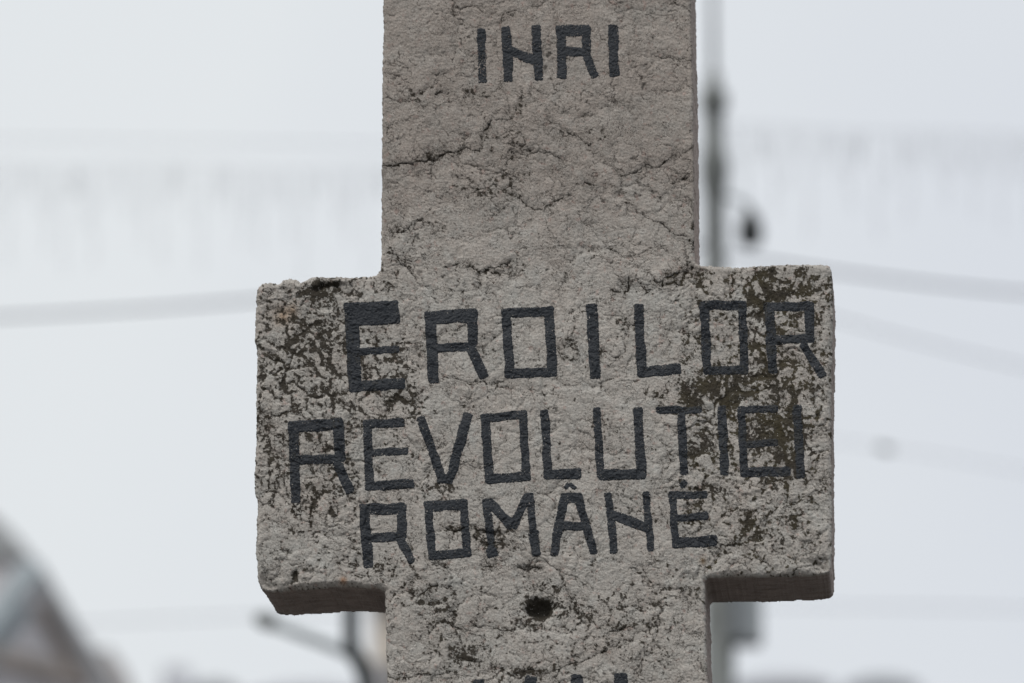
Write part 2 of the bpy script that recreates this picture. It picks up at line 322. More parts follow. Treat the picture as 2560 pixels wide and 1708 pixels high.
# fine charcoal grains that gather along crevices and in worn patches
DUST = .37 + .28 * CRW + .3 * hair + .16 * crev + .14 * creva * gate + .55 * fbm(WARPX, WARPY, 60, 95, 4, .6) + .25 * n8_ + .28 * DENS + .04 * (1 - armm)
DUST = np.clip(DUST, 0, 1.2).astype(np.float32)
H += 1.3 * sstep(.42, .6, L) * np.sign(rough)        # crust stands a little proud

# stone colour -----------------------------------------------------
top = 1 - sstep(380, 760, PY)
warmth = np.clip(.30 + .55 * top + .45 * fbm(PX, PY, 120, 101, 3) + .35 * fbm(PX, PY, 17, 102, 3), 0, 1)[..., None]
g0 = np.array([.438, .418, .383]); g1 = np.array([.435, .384, .341])
COL = g0 * (1 - warmth) + g1 * warmth
pink = sstep(.38, .62, fbm(PX, PY, 20, 103, 3, .7) + .1 * crev)[..., None]; COL = COL * (1 - .55 * pink) + np.array([.42, .30, .26]) * .55 * pink
pale = sstep(.15, .6, fbm(PX, PY, 55, 104, 3))[..., None] * (1 - top[..., None] * .6); COL = COL * (1 - .35 * pale) + np.array([.50, .50, .47]) * .35 * pale
for cx, cy, r, c in [(858, 1452, 9, (.30, .13, .045)), (1757, 1402, 9, (.20, .12, .05)), (1955, 1455, 6, (.22, .14, .06)), (706, 790, 22, (.40, .28, .19)), (730, 775, 14, (.40, .29, .2))]:
    k = (gauss(cx, cy, r, r) * (.75 + .5 * n12))[..., None].clip(0, 1); COL = COL * (1 - k) + np.array(c) * k
val = (.965 - .18 * top + .10 * fbm(PX, PY, 150, 105, 3) + .16 * fbm(PX, PY, 22, 106, 3) + .15 * perlin(PX / 4.5, PY / 4.5, 107) - .72 * CR * brk - .60 * hair - .12 * CRW)
grime = sstep(.25, .5, L) * .22
COL = np.clip(COL * (val - grime)[..., None], .02, .8)
COL = np.dstack([COL, np.ones_like(H)]).astype(np.float32)
GREEN = np.clip(sstep(1560, 1800, PX) * armm * (.4 + .9 * fbm(PX, PY, 60, 108, 3)) + .25 * fbm(PX, PY, 40, 109, 2), 0, 1).astype(np.float32)

# build mesh -------------------------------------------------------
mx4 = np.maximum(np.maximum(S[:-1, :-1], S[1:, :-1]), np.maximum(S[:-1, 1:], S[1:, 1:]))
keep = mx4 < .55 * DX
# keep one connected piece without pinch points
k2 = keep.copy()
for _ in range(2):
    k = np.pad(k2, 1); k2 = k2 & ((k[:-2, 1:-1].astype(int) + k[2:, 1:-1] + k[1:-1, :-2] + k[1:-1, 2:]) >= 2)
keep = k2
idx = np.arange(NX * NY).reshape(NY, NX)
a = idx[:-1, :-1][keep]; b = idx[:-1, 1:][keep]; c = idx[1:, 1:][keep]; d = idx[1:, :-1][keep]
kp = np.pad(keep, 1)
edges = []
for (nb, p, qq) in ((kp[:-2, 1:-1], (0, 0), (0, 1)), (kp[1:-1, 2:], (0, 1), (1, 1)), (kp[2:, 1:-1], (1, 1), (1, 0)), (kp[1:-1, :-2], (1, 0), (0, 0))):
    mk = keep & ~nb; ii, jj = np.nonzero(mk)
    edges.append(np.stack([idx[ii + p[0], jj + p[1]], idx[ii + qq[0], jj + qq[1]]], 1))
edges = np.concatenate(edges)                    # directed, clockwise as seen in the picture
bv = np.unique(edges)
gy, gx = np.gradient(S, ys, xs); gl = np.hypot(gx, gy) + 1e-6; gx /= gl; gy /= gl
sx = PX.copy().ravel(); sy = PY.copy().ravel(); s_ = np.clip(S.ravel(), -2.2, 2.2)
sx[bv] -= s_[bv] * gx.ravel()[bv]; sy[bv] -= s_[bv] * gy.ravel()[bv]
used = np.zeros(NX * NY, bool); used[a] = used[b] = used[c] = used[d] = True
remap = -np.ones(NX * NY, np.int64); remap[used] = np.arange(used.sum())
lx, lz = to_plane(sx[used].astype(float), sy[used].astype(float)); ly = -H.ravel()[used] * PXM
V = np.stack([lx, ly, lz], 1)
colv = COL.reshape(-1, 4)[used]; Lv = L.ravel()[used]; Gv = GREEN.ravel()[used]; Dv = DUST.ravel()[used]
# wind so that normals face the camera (-y): a,d,c,b in picture = ccw seen from the front
quads = np.stack([remap[a], remap[d], remap[c], remap[b]], 1)
# sides
nb_ = len(bv); bidx = -np.ones(NX * NY, np.int64); bidx[bv] = np.arange(nb_)
rings = 34; bx0, by0 = sx[bv], sy[bv]; nx_, ny_ = gx.ravel()[bv], gy.ravel()[bv]
y0 = ly[remap[bv]]; TPX = THICK / PXM
Vs = [V]; cs = [colv]; Ds = [Dv]; Ls = [Lv]; Gs = [Gv]; prev = remap[bv]; sidefaces = []
base = len(V)
arc = bx0 + 1.37 * by0
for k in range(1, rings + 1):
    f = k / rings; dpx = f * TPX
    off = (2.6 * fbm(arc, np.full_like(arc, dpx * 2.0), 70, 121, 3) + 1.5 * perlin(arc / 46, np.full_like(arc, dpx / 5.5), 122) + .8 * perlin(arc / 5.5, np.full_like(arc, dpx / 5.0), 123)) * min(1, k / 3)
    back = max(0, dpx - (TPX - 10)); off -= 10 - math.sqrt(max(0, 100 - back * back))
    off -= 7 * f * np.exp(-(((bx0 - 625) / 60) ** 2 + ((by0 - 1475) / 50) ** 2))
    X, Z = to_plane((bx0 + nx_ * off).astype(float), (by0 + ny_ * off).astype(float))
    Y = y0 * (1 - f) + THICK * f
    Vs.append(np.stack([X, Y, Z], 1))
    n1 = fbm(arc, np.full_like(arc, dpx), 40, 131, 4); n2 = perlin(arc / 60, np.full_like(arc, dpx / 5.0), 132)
    under_shade = np.clip(ny_, 0, 1)  # downward faces get a darker colour, adding shade to the undersides
    m = (1 + .2 * n1 + .22 * n2 - .15 * under_shade)[:, None]
    cc = np.array([.38, .322, .29]) * m * (1 - .12 * under_shade)[:, None]; cc = np.clip(cc, .03, .7); cs.append(np.concatenate([cc, np.ones((nb_, 1))], 1).astype(np.float32))
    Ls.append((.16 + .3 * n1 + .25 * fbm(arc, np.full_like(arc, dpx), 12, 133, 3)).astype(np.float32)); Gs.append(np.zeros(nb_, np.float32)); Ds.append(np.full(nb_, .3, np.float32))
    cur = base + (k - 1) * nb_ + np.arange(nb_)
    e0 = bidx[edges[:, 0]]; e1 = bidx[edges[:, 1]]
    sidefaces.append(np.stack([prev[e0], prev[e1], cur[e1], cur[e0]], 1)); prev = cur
# back cap
lastbase = base + (rings - 1) * nb_
bmap = np.arange(len(lx)) + base + rings * nb_            # back vertex of each front vertex
bmap[remap[bv]] = lastbase + np.arange(nb_)
Vs.append(np.stack([lx, np.full_like(lx, THICK + .004), lz], 1)); cs.append(colv); Ls.append(np.full(len(lx), .1, np.float32)); Gs.append(Gv); Ds.append(Dv)
V = np.concatenate(Vs); Q = np.concatenate([quads] + sidefaces + [bmap[quads][:, ::-1]])
print('verts', len(V), 'quads', len(Q))
me = bpy.data.meshes.new('cross_body')
me.vertices.add(len(V)); me.vertices.foreach_set('co', V.astype(np.float32).ravel())
me.loops.add(len(Q) * 4); me.loops.foreach_set('vertex_index', Q.ravel().astype(np.int32))
me.polygons.add(len(Q))
me.polygons.foreach_set('loop_start', (np.arange(len(Q)) * 4).astype(np.int32))
me.update(calc_edges=True)
me.polygons.foreach_set('use_smooth', np.ones(len(me.polygons), bool))
at1 = me.attributes.new('stone_col', 'FLOAT_COLOR', 'POINT'); at1.data.foreach_set('color', np.concatenate(cs).astype(np.float32).ravel())
at2 = me.attributes.new('lichen', 'FLOAT', 'POINT'); at2.data.foreach_set('value', np.concatenate(Ls))
at4 = me.attributes.new('grains', 'FLOAT', 'POINT'); at4.data.foreach_set('value', np.concatenate(Ds).astype(np.float32))
at3 = me.attributes.new('green', 'FLOAT', 'POINT'); at3.data.foreach_set('value', np.concatenate(Gs))

def N(t, ty, **kw):
    n = t.nodes.new(ty)
    for k, v in kw.items(): setattr(n, k, v)
    return n
def mathn(t, op, a, b=None, c=None):
    n = t.nodes.new('ShaderNodeMath'); n.operation = op
    for i, v in enumerate((a, b, c)):
        if v is None: continue
        if hasattr(v, 'links'): t.links.new(v, n.inputs[i])
        else: n.inputs[i].default_value = v
    return n.outputs[0]
def mixc(t, f, a, b):
    n = t.nodes.new('ShaderNodeMix'); n.data_type = 'RGBA'
    for i, v in ((0, f), (6, a), (7, b)):
        if hasattr(v, 'links'): t.links.new(v, n.inputs[i])
        else: n.inputs[i].default_value = v
    return n.outputs[2]
def noise(t, vec, sc_, det=4, rough=.6):
    n = t.nodes.new('ShaderNodeTexNoise'); n.inputs['Scale'].default_value = sc_; n.inputs['Detail'].default_value = det; n.inputs['Roughness'].default_value = rough
    t.links.new(vec, n.inputs['Vector']); return n.outputs['Fac']
ms = bpy.data.materials.new('weathered_stone'); ms.use_nodes = True; t = ms.node_tree; B = t.nodes['Principled BSDF']; B.inputs['Roughness'].default_value = .93; B.inputs['Specular IOR Level'].default_value = .2
vec = N(t, 'ShaderNodeTexCoord').outputs['Object']
ac = N(t, 'ShaderNodeAttribute', attribute_name='stone_col').outputs['Color']
al = N(t, 'ShaderNodeAttribute', attribute_name='lichen').outputs['Fac']
ag = N(t, 'ShaderNodeAttribute', attribute_name='green').outputs['Fac']
nf = noise(t, vec, 420, 5, .75); nm = noise(t, vec, 900, 2, .6)
gain = mathn(t, 'MULTIPLY_ADD', nf, 1.15, .42)
vm = N(t, 'ShaderNodeVectorMath', operation='SCALE'); t.links.new(ac, vm.inputs[0]); t.links.new(gain, vm.inputs['Scale'])
# pale quartz specks
vo = N(t, 'ShaderNodeTexVoronoi'); vo.inputs['Scale'].default_value = 330; t.links.new(vec, vo.inputs['Vector'])
cellsel = N(t, 'ShaderNodeSeparateColor'); t.links.new(vo.outputs['Color'], cellsel.inputs[0])
sp = mathn(t, 'MULTIPLY', mathn(t, 'LESS_THAN', vo.outputs['Distance'], .22), mathn(t, 'GREATER_THAN', cellsel.outputs[0], .90))
dk = mathn(t, 'MULTIPLY', mathn(t, 'LESS_THAN', vo.outputs['Distance'], .30), mathn(t, 'LESS_THAN', cellsel.outputs[0], .07))
c1 = mixc(t, mathn(t, 'MULTIPLY', dk, .5), vm.outputs[0], (.07, .055, .045, 1))
ad = N(t, 'ShaderNodeAttribute', attribute_name='grains').outputs['Fac']
ng = noise(t, vec, 560, 3, .75)
dsum = mathn(t, 'ADD', ad, mathn(t, 'MULTIPLY', mathn(t, 'SUBTRACT', ng, .5), 4.2))
mrd = N(t, 'ShaderNodeMapRange', interpolation_type='SMOOTHSTEP'); t.links.new(dsum, mrd.inputs[0]); mrd.inputs[1].default_value = .78; mrd.inputs[2].default_value = 1.15
c1 = mixc(t, mathn(t, 'MULTIPLY', mrd.outputs[0], .8), c1, (.060, .051, .043, 1))
lsum = mathn(t, 'ADD', al, mathn(t, 'MULTIPLY', mathn(t, 'SUBTRACT', nf, .5), 1.0))
mr = N(t, 'ShaderNodeMapRange', interpolation_type='SMOOTHSTEP'); t.links.new(lsum, mr.inputs[0]); mr.inputs[1].default_value = .44; mr.inputs[2].default_value = .55
lc = mixc(t, ag, (.036, .030, .022, 1), (.050, .041, .019, 1))
lcv = N(t, 'ShaderNodeVectorMath', operation='SCALE'); t.links.new(lc, lcv.inputs[0]); t.links.new(mathn(t, 'MULTIPLY_ADD', nm, 1.4, .3), lcv.inputs['Scale'])
c2 = mixc(t, mathn(t, 'MULTIPLY', mr.outputs[0], .93), c1, lcv.outputs[0])
c3 = mixc(t, mathn(t, 'MULTIPLY', sp, .75), c2, (.52, .50, .47, 1))
t.links.new(c3, B.inputs['Base Color'])
bp = N(t, 'ShaderNodeBump'); bp.inputs['Strength'].default_value = .9; bp.inputs['Distance'].default_value = .0011; t.links.new(nf, bp.inputs['Height']); t.links.new(bp.outputs['Normal'], B.inputs['Normal'])

cross = empty('memorial_cross', tuple(ORG), -PSI)
tag(cross, 'weathered grey stone memorial cross with black painted inscription and dark lichen', 'memorial cross')
def child(name, me_, m):
    o = bpy.data.objects.new(name, me_); C.objects.link(o); me_.materials.append(m); o.parent = cross; return o
child('cross_body', me, ms)
# stepped plinth that carries it (below the picture)
pl = MB(); cx0, zb = to_plane(1380.0, 5800.0); cx0 = float(cx0)
pl.box((cx0, THICK / 2, .36), (.74, .42, .72)); pl.box((cx0, THICK / 2, .13), (1.1, .8, .26)); pl.box((cx0, THICK / 2, .05), (1.5, 1.2, .1))
pm = bpy.data.meshes.new('plinth'); pm.from_pydata(pl.v, [], pl.f)
child('plinth', pm, mat('plinth_stone', (.33, .31, .29), .9, .15, 8, 0, .004))

# ------------------------------------------------------------------ painted letters
mp = bpy.data.materials.new('black_paint'); mp.use_nodes = True; t = mp.node_tree; B = t.nodes['Principled BSDF']; B.inputs['Roughness'].default_value = .62; B.inputs['Specular IOR Level'].default_value = .35
vec = N(t, 'ShaderNodeTexCoord').outputs['Object']
al = N(t, 'ShaderNodeAttribute', attribute_name='lichen').outputs['Fac']
nf = noise(t, vec, 420, 5, .75); n2 = noise(t, vec, 60, 4, .6)
base_ = mixc(t, n2, (.015, .0185, .024, 1), (.024, .028, .034, 1))
vm = N(t, 'ShaderNodeVectorMath', operation='SCALE'); t.links.new(base_, vm.inputs[0]); t.links.new(mathn(t, 'MULTIPLY_ADD', nf, .4, .8), vm.inputs['Scale'])
mr = N(t, 'ShaderNodeMapRange', interpolation_type='SMOOTHSTEP'); t.links.new(mathn(t, 'ADD', al, mathn(t, 'MULTIPLY', mathn(t, 'SUBTRACT', nf, .5), .6)), mr.inputs[0]); mr.inputs[1].default_value = .58; mr.inputs[2].default_value = .74
cc = mixc(t, mathn(t, 'MULTIPLY', mr.outputs[0], .35), vm.outputs[0], (.032, .028, .018, 1))
t.links.new(cc, B.inputs['Base Color'])
bp = N(t, 'ShaderNodeBump'); bp.inputs['Strength'].default_value = .45; bp.inputs['Distance'].default_value = .0006; t.links.new(nf, bp.inputs['Height']); t.links.new(bp.outputs['Normal'], B.inputs['Normal'])

def zz(fn, s, segs): return [(fn([(x1, y1)])[0], fn([(x2, y2)])[0], w_ / s / 2) for x1, y1, x2, y2, w_ in segs]
A = lambda *s: zz(ZA, 2.3061, s)
Bz = lambda *s: zz(ZB, 3.0921, s)
Cz = lambda *s: zz(ZC, 3.0921, s)
Dz = lambda *s: zz(ZD, 3.0921, s)
Ez = lambda *s: zz(ZE, 3.0921, s)
Fz = lambda *s: zz(ZF, 2.35, s)
U = 1484.2   # from the upper to the lower enlarged frame
letters = [
 A((605, 163, 615, 484, 50)), A((748, 152, 765, 472, 56), (921, 143, 938, 465, 54), (758, 285, 935, 355, 62)),
 A((1064, 150, 1076, 458, 56), (1035, 178, 1236, 176, 66), (1213, 148, 1213, 300, 50), (1045, 300, 1238, 298, 56), (1206, 300, 1264, 450, 50)), A((1365, 143, 1375, 447, 60)),
 Bz((797, 365, 830, 1050, 104), (743, 457, 1170, 432, 185), (840, 743, 1174, 717, 60), (778, 1012, 1217, 986, 88)),
 Bz((1409, 432, 1436, 985, 88), (1365, 483, 1772, 458, 108), (1736, 412, 1736, 700, 82), (1390, 715, 1765, 697, 72), (1712, 690, 1830, 945, 80)),
 Bz((1992, 405, 2025, 945, 74), (1955, 445, 2364, 428, 78), (2326, 393, 2354, 930, 78), (1993, 912, 2390, 898, 76)),
 Cz((430, 368, 460, 952, 88)), Cz((790, 370, 820, 938, 78), (785, 898, 1122, 872, 84)),
 Cz((1299, 350, 1325, 912, 70), (1260, 388, 1622, 382, 72), (1592, 348, 1612, 912, 66), (1290, 882, 1643, 880, 66)),
 Cz((1803, 362, 1830, 912, 74), (1760, 394, 2148, 386, 72), (2112, 352, 2116, 660, 76), (1775, 657, 2152, 632, 72), (2060, 672, 2220, 938, 64)),
 Bz((350, 1285, 372, 1909, 78), (313, 1325, 728, 1300, 92), (695, 1255, 714, 1600, 82), (340, 98 + U, 735, 78 + U, 74)) + Dz((672, 70, 795, 352, 76)),
 Bz((918, 1265, 943, 1819, 70), (885, 1305, 1212, 1285, 72), (945, 1525, 1240, 1506, 64)) + Dz((912, 303, 1285, 270, 74)),
 Bz((1332, 1248, 1500, 240 + U, 68), (1704, 1216, 1560, 245 + U, 76)) + Dz((1462, 240, 1590, 240, 84)),
 Bz((1832, 1220, 1866, 272 + U, 72), (1797, 1254, 2150, 1226, 68), (2123, 1195, 2152, 245 + U, 66)) + Dz((1838, 243, 2188, 217, 78)),
 Cz((66, 1185, 95, 250 + U, 68)) + Ez((66, 213, 352, 198, 84)),
 Cz((468, 1172, 500, 235 + U, 58), (784, 1170, 818, 235 + U, 76)) + Ez((482, 207, 850, 203, 84)),
 Cz((925, 1192, 1280, 1190, 60), (1118, 1190, 1148, 208 + U, 66)) + Ez((1160, 252, 1116, 302, 56)),
 Cz((1435, 1152, 1459, 215 + U, 68)),
 Cz((1586, 1160, 1610, 222 + U, 62), (1555, 1190, 1872, 1182, 58), (1580, 1458, 1870, 1440, 56)) + Ez((1582, 190, 1966, 182, 74)),
 Cz((2017, 1152, 2045, 238 + U, 70)),
 Dz((897, 432, 930, 928, 76), (864, 480, 1215, 468, 92), (1187, 432, 1192, 705, 74), (880, 703, 1220, 680, 76), (1168, 690, 1275, 888, 66)),
 Dz((1388, 412, 1425, 868, 66), (1358, 457, 1690, 432, 84), (1662, 396, 1697, 840, 66), (1400, 838, 1730, 806, 72)),
 Dz((1840, 385, 1885, 800, 60), (1880, 770, 1895, 848, 86), (1845, 400, 2052, 615, 78), (2040, 622, 2172, 355, 70), (2180, 345, 2215, 840, 54), (2206, 640, 2230, 843, 76)),
 Ez((222, 352, 135, 835, 68), (318, 352, 450, 820, 66), (186, 390, 350, 388, 78), (170, 607, 400, 600, 66), (226, 318, 264, 276, 36), (260, 276, 310, 318, 36)),
 Ez((556, 342, 605, 820, 60), (848, 335, 888, 800, 58), (565, 508, 880, 622, 80)),
 Ez((1053, 335, 1082, 775, 58), (1025, 365, 1325, 362, 62), (1045, 547, 1335, 526, 58), (1055, 737, 1402, 718, 84)),
 [((1197, 1700), (1176, 1790), 13.5), ((1197, 1700), (1222, 1790), 12)], [((1329, 1689), (1308, 1790), 16)], [((1441, 1686), (1449, 1800), 15)], [((1552, 1684), (1559, 1800), 17)],
]
ROT = 6.0
HF = H[I0:I0 + len(dense)]; LF = L[I0:I0 + len(dense)]
def sample(M, x, y):
    u = np.clip((x - 626) / DX, 0, NX - 1.001); v = np.clip((y + 60) / DX, 0, len(dense) - 1.001)
    j = u.astype(int); i = v.astype(int); fu = u - j; fv = v - i
    return (M[i, j] * (1 - fu) + M[i, j + 1] * fu) * (1 - fv) + (M[i + 1, j] * (1 - fu) + M[i + 1, j + 1] * fu) * fv
ST = 0.9
names_ = list("INRI") + list("EROILOR") + list("REVOLU") + ["T"] + list("IEI") + list("ROM") + ["A"] + list("NE") + ["V"] + ["I"] * 3
for li, segs in enumerate(letters):
    allp = [p for s in segs for p in s[:2]]; mw = max(s[2] for s in segs) + 5
    gx_ = np.arange(min(p[0] for p in allp) - mw, max(p[0] for p in allp) + mw, ST); gy_ = np.arange(min(p[1] for p in allp) - mw, max(p[1] for p in allp) + mw, ST)
    X, Y = np.meshgrid(gx_, gy_)
    wx = X + 2.6 * perlin(X / 34, Y / 34, 201); wy = Y + 2.6 * perlin(X / 34, Y / 34, 202)
    sd = np.full(X.shape, 1e3)
    for (ax, ay), (bx, by), hw in segs:
        ex, ey = bx - ax, by - ay; ln = math.hypot(ex, ey); ex /= ln; ey /= ln
        cx, cy = (ax + bx) / 2, (ay + by) / 2
        la = np.abs((wx - cx) * ex + (wy - cy) * ey) - (ln / 2 - min(ROT, hw * .7)); lb = np.abs(-(wx - cx) * ey + (wy - cy) * ex) - (hw - min(ROT, hw * .7))
        ds = np.hypot(np.maximum(la, 0), np.maximum(lb, 0)) + np.minimum(np.maximum(la, lb), 0) - min(ROT, hw * .7)
        sd = np.minimum(sd, ds)
    amp = 1.0 if li > 3 else 1.7
    sd = sd + amp * (.9 * perlin(X / 9, Y / 9, 203) + .9 * perlin(X / 3.6, Y / 3.6, 204)) - .3
    if li == 0: sd = sd + 14 * sstep(.38, .5, perlin(X / 3.0, Y / 3.0, 205) + .25 * np.exp(-((Y - 165) / 26) ** 2) - .12)
    else: sd = sd + 10 * sstep(.60, .66, perlin(X / 3.2, Y / 3.2, 205))
    hh = sample(HF, X, Y) + .3 + 1.0 * sstep(0, 3, -sd)
    kq = np.maximum(np.maximum(sd[:-1, :-1], sd[1:, :-1]), np.maximum(sd[:-1, 1:], sd[1:, 1:])) < 0.3
    id_ = np.arange(X.size).reshape(X.shape)
    qd = np.stack([id_[:-1, :-1][kq], id_[1:, :-1][kq], id_[1:, 1:][kq], id_[:-1, 1:][kq]], 1)
    us = np.zeros(X.size, bool); us[qd.ravel()] = True; rm = np.cumsum(us) - 1; qd = rm[qd]
    x_, z_ = to_plane(X.ravel()[us], Y.ravel()[us]); vv = np.stack([x_, -hh.ravel()[us] * PXM, z_], 1).astype(np.float32)
    m = bpy.data.meshes.new('painted_letter'); m.vertices.add(len(vv)); m.vertices.foreach_set('co', vv.ravel())
    m.loops.add(len(qd) * 4); m.loops.foreach_set('vertex_index', qd.ravel().astype(np.int32)); m.polygons.add(len(qd)); m.polygons.foreach_set('loop_start', (np.arange(len(qd)) * 4).astype(np.int32))
    m.update(calc_edges=True); m.polygons.foreach_set('use_smooth', np.ones(len(qd), bool))
    a_ = m.attributes.new('lichen', 'FLOAT', 'POINT'); a_.data.foreach_set('value', sample(LF, X, Y).ravel()[us].astype(np.float32))
    child('painted_letter', m, mp)

# ================================================================== BACKGROUND
iron = mat('cast_iron_paint', (.145, .155, .148), .5, .25, 6)
irond = mat('dark_iron', (.018, .022, .023), .5, .3, 8)
galv = mat('galvanised_steel', (.36, .39, .40), .45, .15, 5, .3)
cabm = mat('cable_rubber', (.09, .095, .14), .6, .2, 4)
frost = mat('light_string_white', (.46, .47, .50), .5, .1, 20)

# ---- ornamental column to the right, with cabinet
Yc = 28.0; pm_ = Yc / F
def zc(py, Y=Yc, px=1787): return float(at(px, py, Y)[2])
bx_ = float(at(1787, 600, Yc)[0]); col_base = (bx_, Yc, 0)
col = empty('lamp_column', col_base); tag(col, 'tall dark ornamental iron column rising behind the right side of the cross', 'column')
m = MB(); m.lathe(col_base, [(.22, 0), (.22, .5), (.17, .6), (.12, .75), (.085, 1.0), (.082, zc(1475)), (.056, zc(1450)), (.052, zc(1000)), (.055, zc(640)), (.054, zc(500)), (.064, zc(480)), (.078, zc(425)), (.074, zc(400)), (.058, zc(375)), (.052, zc(330)), (.052, zc(285)), (.074, zc(268)), (.074, zc(235)), (.042, zc(222)), (.036, zc(185)), (.018, zc(175))]); m.build('shaft', iron, col, True)
m = MB(); m.lathe((bx_, Yc, 0), [(.017, zc(178)), (.0165, zc(-250)), (.0, zc(-260))]); m.build('finial_rod', galv, col, True)
m = MB(); c_ = at(1862, 1560, Yc); m.box((c_[0], Yc, (zc(1420) + zc(1612)) / 2), (88 * pm_, .16, abs(zc(1420) - zc(1612)))); cb = m.build('cabinet', mat('cabinet_paint', (.32, .345, .36), .5, .1, 4), col, False, .01)
m = MB(); m.box((c_[0] - 20 * pm_, Yc - .1, (zc(1440) + zc(1608)) / 2), (40 * pm_, .03, abs(zc(1440) - zc(1600)))); m.build('door', mat('cabinet_door_paint', (.17, .185, .195), .5, .1, 4), cb)
# bracket with hanging lantern
m = MB(); P_ = lambda x, y, Y=Yc: at(x, y, Y)
m.tube([P_(1787, 500), P_(1812, 492), P_(1840, 496), P_(1862, 508), P_(1875, 520)], .014); m.build('bracket', galv, col, True)
lan = empty('hanging_lantern', tuple(P_(1876, 575))); tag(lan, 'small black lantern hanging from the bracket right of the column', 'lantern')
l0 = P_(1876, 618)
m = MB(); m.lathe(tuple(l0), [(.02, 0), (.056, .02), (.068, .08), (.052, .15), (.022, .19), (.010, .22)]); m.build('lantern_body', irond, lan, True)

# ---- cables
def cable(pts, Y0, Y1, r, label, group='overhead cables crossing the sky', mt=cabm, sag=True):
    P = []; n = 24
    xs_ = [p[0] for p in pts]; ys_ = [p[1] for p in pts]
    co = np.polyfit(xs_, ys_, min(2, len(pts) - 1))
    for i in range(n + 1):
        f = i / n; x = xs_[0] + (xs_[-1] - xs_[0]) * f; P.append(at(x, float(np.polyval(co, x)), Y0 + (Y1 - Y0) * f))
    mid = P[0]; m = MB(); m.tube(P, r, 8); o = m.build('overhead_cable', mt, None, True)
    return tag(o, label, 'cable', group)
kk = lambda l: [(x * K, y * K) for x, y in l]
cable(kk([(-200, 737), (0, 725), (300, 708), (580, 692), (1640, 560)]), 30, 28, .0095, 'thick dark cable meeting the left arm of the cross from the left edge')
cable(kk([(1650, 582), (1750, 594), (1900, 625), (2350, 671), (2600, 690)]), 28, 31, .0090, 'thickest cable leaving the column, running right from the top of the right arm')
cable(kk([(1700, 660), (1910, 735), (2120, 785), (2350, 838), (2600, 893)]), 30, 34, .0048, 'second cable below, sloping down to the right edge')
cab3 = cable(kk([(1650, 985), (1910, 1008), (2030, 1028), (2350, 1085), (2600, 1130)]), 32, 36, .0028, 'thin cable carrying a small insulator right of the cross')
cable(kk([(-200, 1455), (250, 1424), (585, 1411), (1200, 1400), (1910, 1394), (2600, 1402)]), 34, 36, .0038, 'faint level cable passing just below both arms of the cross')
cable(kk([(-200, 318), (0, 322), (440, 327), (880, 330), (1640, 345)]), 33, 31, .0026, 'pale thin wire above the icicle lights on the left')
ins = empty('insulator', tuple(at(2030 * K, 1028 * K, 33))); tag(ins, 'small grey insulator on a thin cable right of the cross', 'insulator')
pa, pb = at(2012 * K, 1025 * K, 33), at(2050 * K, 1034 * K, 33)
m = MB(); m.tube([pa, pa * .8 + pb * .2, pa * .5 + pb * .5, pa * .2 + pb * .8, pb], [.008, .018, .022, .018, .008], 10); m.build('insulator_body', iron, ins, True)

# ---- icicle light strings
def icicles(x0, x1, yf, Y0, Y1, label, seed, group, pal):
    rnd = random.Random(seed); o = empty('icicle_light_string', tuple(at(x0, yf(x0), Y0))); tag(o, label, 'light string', group)
    P = [at(x0 + (x1 - x0) * i / 30, yf(x0 + (x1 - x0) * i / 30), Y0 + (Y1 - Y0) * i / 30) for i in range(31)]
    m = MB(); m.tube(P, .0026, 6); m.build('cable', frost, o, True)
    x = x0 + 5; k = 0; lens_ = pal
    while x < x1:
        f = (x - x0) / (x1 - x0); Y = Y0 + (Y1 - Y0) * f; ln = lens_[k % len(lens_)] * rnd.uniform(.85, 1.15)
        y = yf(x); m = MB(); a_ = at(x, y, Y); b_ = at(x + rnd.uniform(-4, 4), y + ln, Y)
        n = 8; pts = []
        for i in range(n + 1):
            p = a_ + (b_ - a_) * i / n + np.array([rnd.uniform(-1, 1), rnd.uniform(-1, 1), 0]) * .012; pts.append(p)
        m.tube(pts, .0022 if ln > 120 else .0016, 5)
        for i in range(1, n + 1):                  # little bulbs
            p = pts[i]; m.lathe((p[0], p[1], p[2] - .025), [(.002, 0), (.0045, .007), (.0045, .016), (.002, .022)], 6)
        m.build('light_strand', frost, o, True)
        x += rnd.choice([17, 21, 26, 34]); k += 1
icicles(-30, 965, lambda x: 408 + 0.014 * x + 6 * math.sin(x / 90), 31, 30, 'pale icicle light string hanging across the sky left of the cross', 3, 'icicle light strings', [70, 150, 250, 90, 60, 120, 200, 110, 230, 80])
icicles(1800, 2590, lambda x: 315 + .033 * (x - 1800) + 3 * math.sin(x / 80), 28, 31, 'pale icicle light string running from the column to the right edge', 5, 'icicle light strings', [60, 110, 200, 90, 70, 230, 130, 80, 240, 100])

# ---- street lamp left, below the arm
Yl = 23.0; pl_ = Yl / F
lp = empty('street_lamp', (float(at(880, 1600, Yl)[0]), Yl, 0)); tag(lp, 'dark street lamp post with a grey arm pointing left, below the left arm', 'street lamp')
Q_ = lambda x, y: at(x, y, Yl)
xb = float(Q_(925, 1708)[0])
m = MB(); m.tube([(xb, Yl, 0), (xb, Yl, 1.0), tuple(Q_(922, 1720)), tuple(Q_(908, 1672)), tuple(Q_(890, 1640)), tuple(Q_(878, 1610)), tuple(Q_(877, 1500)), tuple(Q_(876, 1300))], [.08, .05, .040, .038, .036, .034, .034, .028], 12); m.build('post', irond, lp, True)
m = MB(); m.tube([Q_(895, 1645), Q_(820, 1612), Q_(740, 1582), Q_(690, 1562)], [.020, .021, .022, .024], 10); m.build('lamp_arm', galv, lp, True)
m = MB(); m.tube([Q_(700, 1567), Q_(675, 1556), Q_(650, 1546), Q_(636, 1540)], [.018, .034, .032, .014], 10); m.build('lamp_head', iron, lp, True)

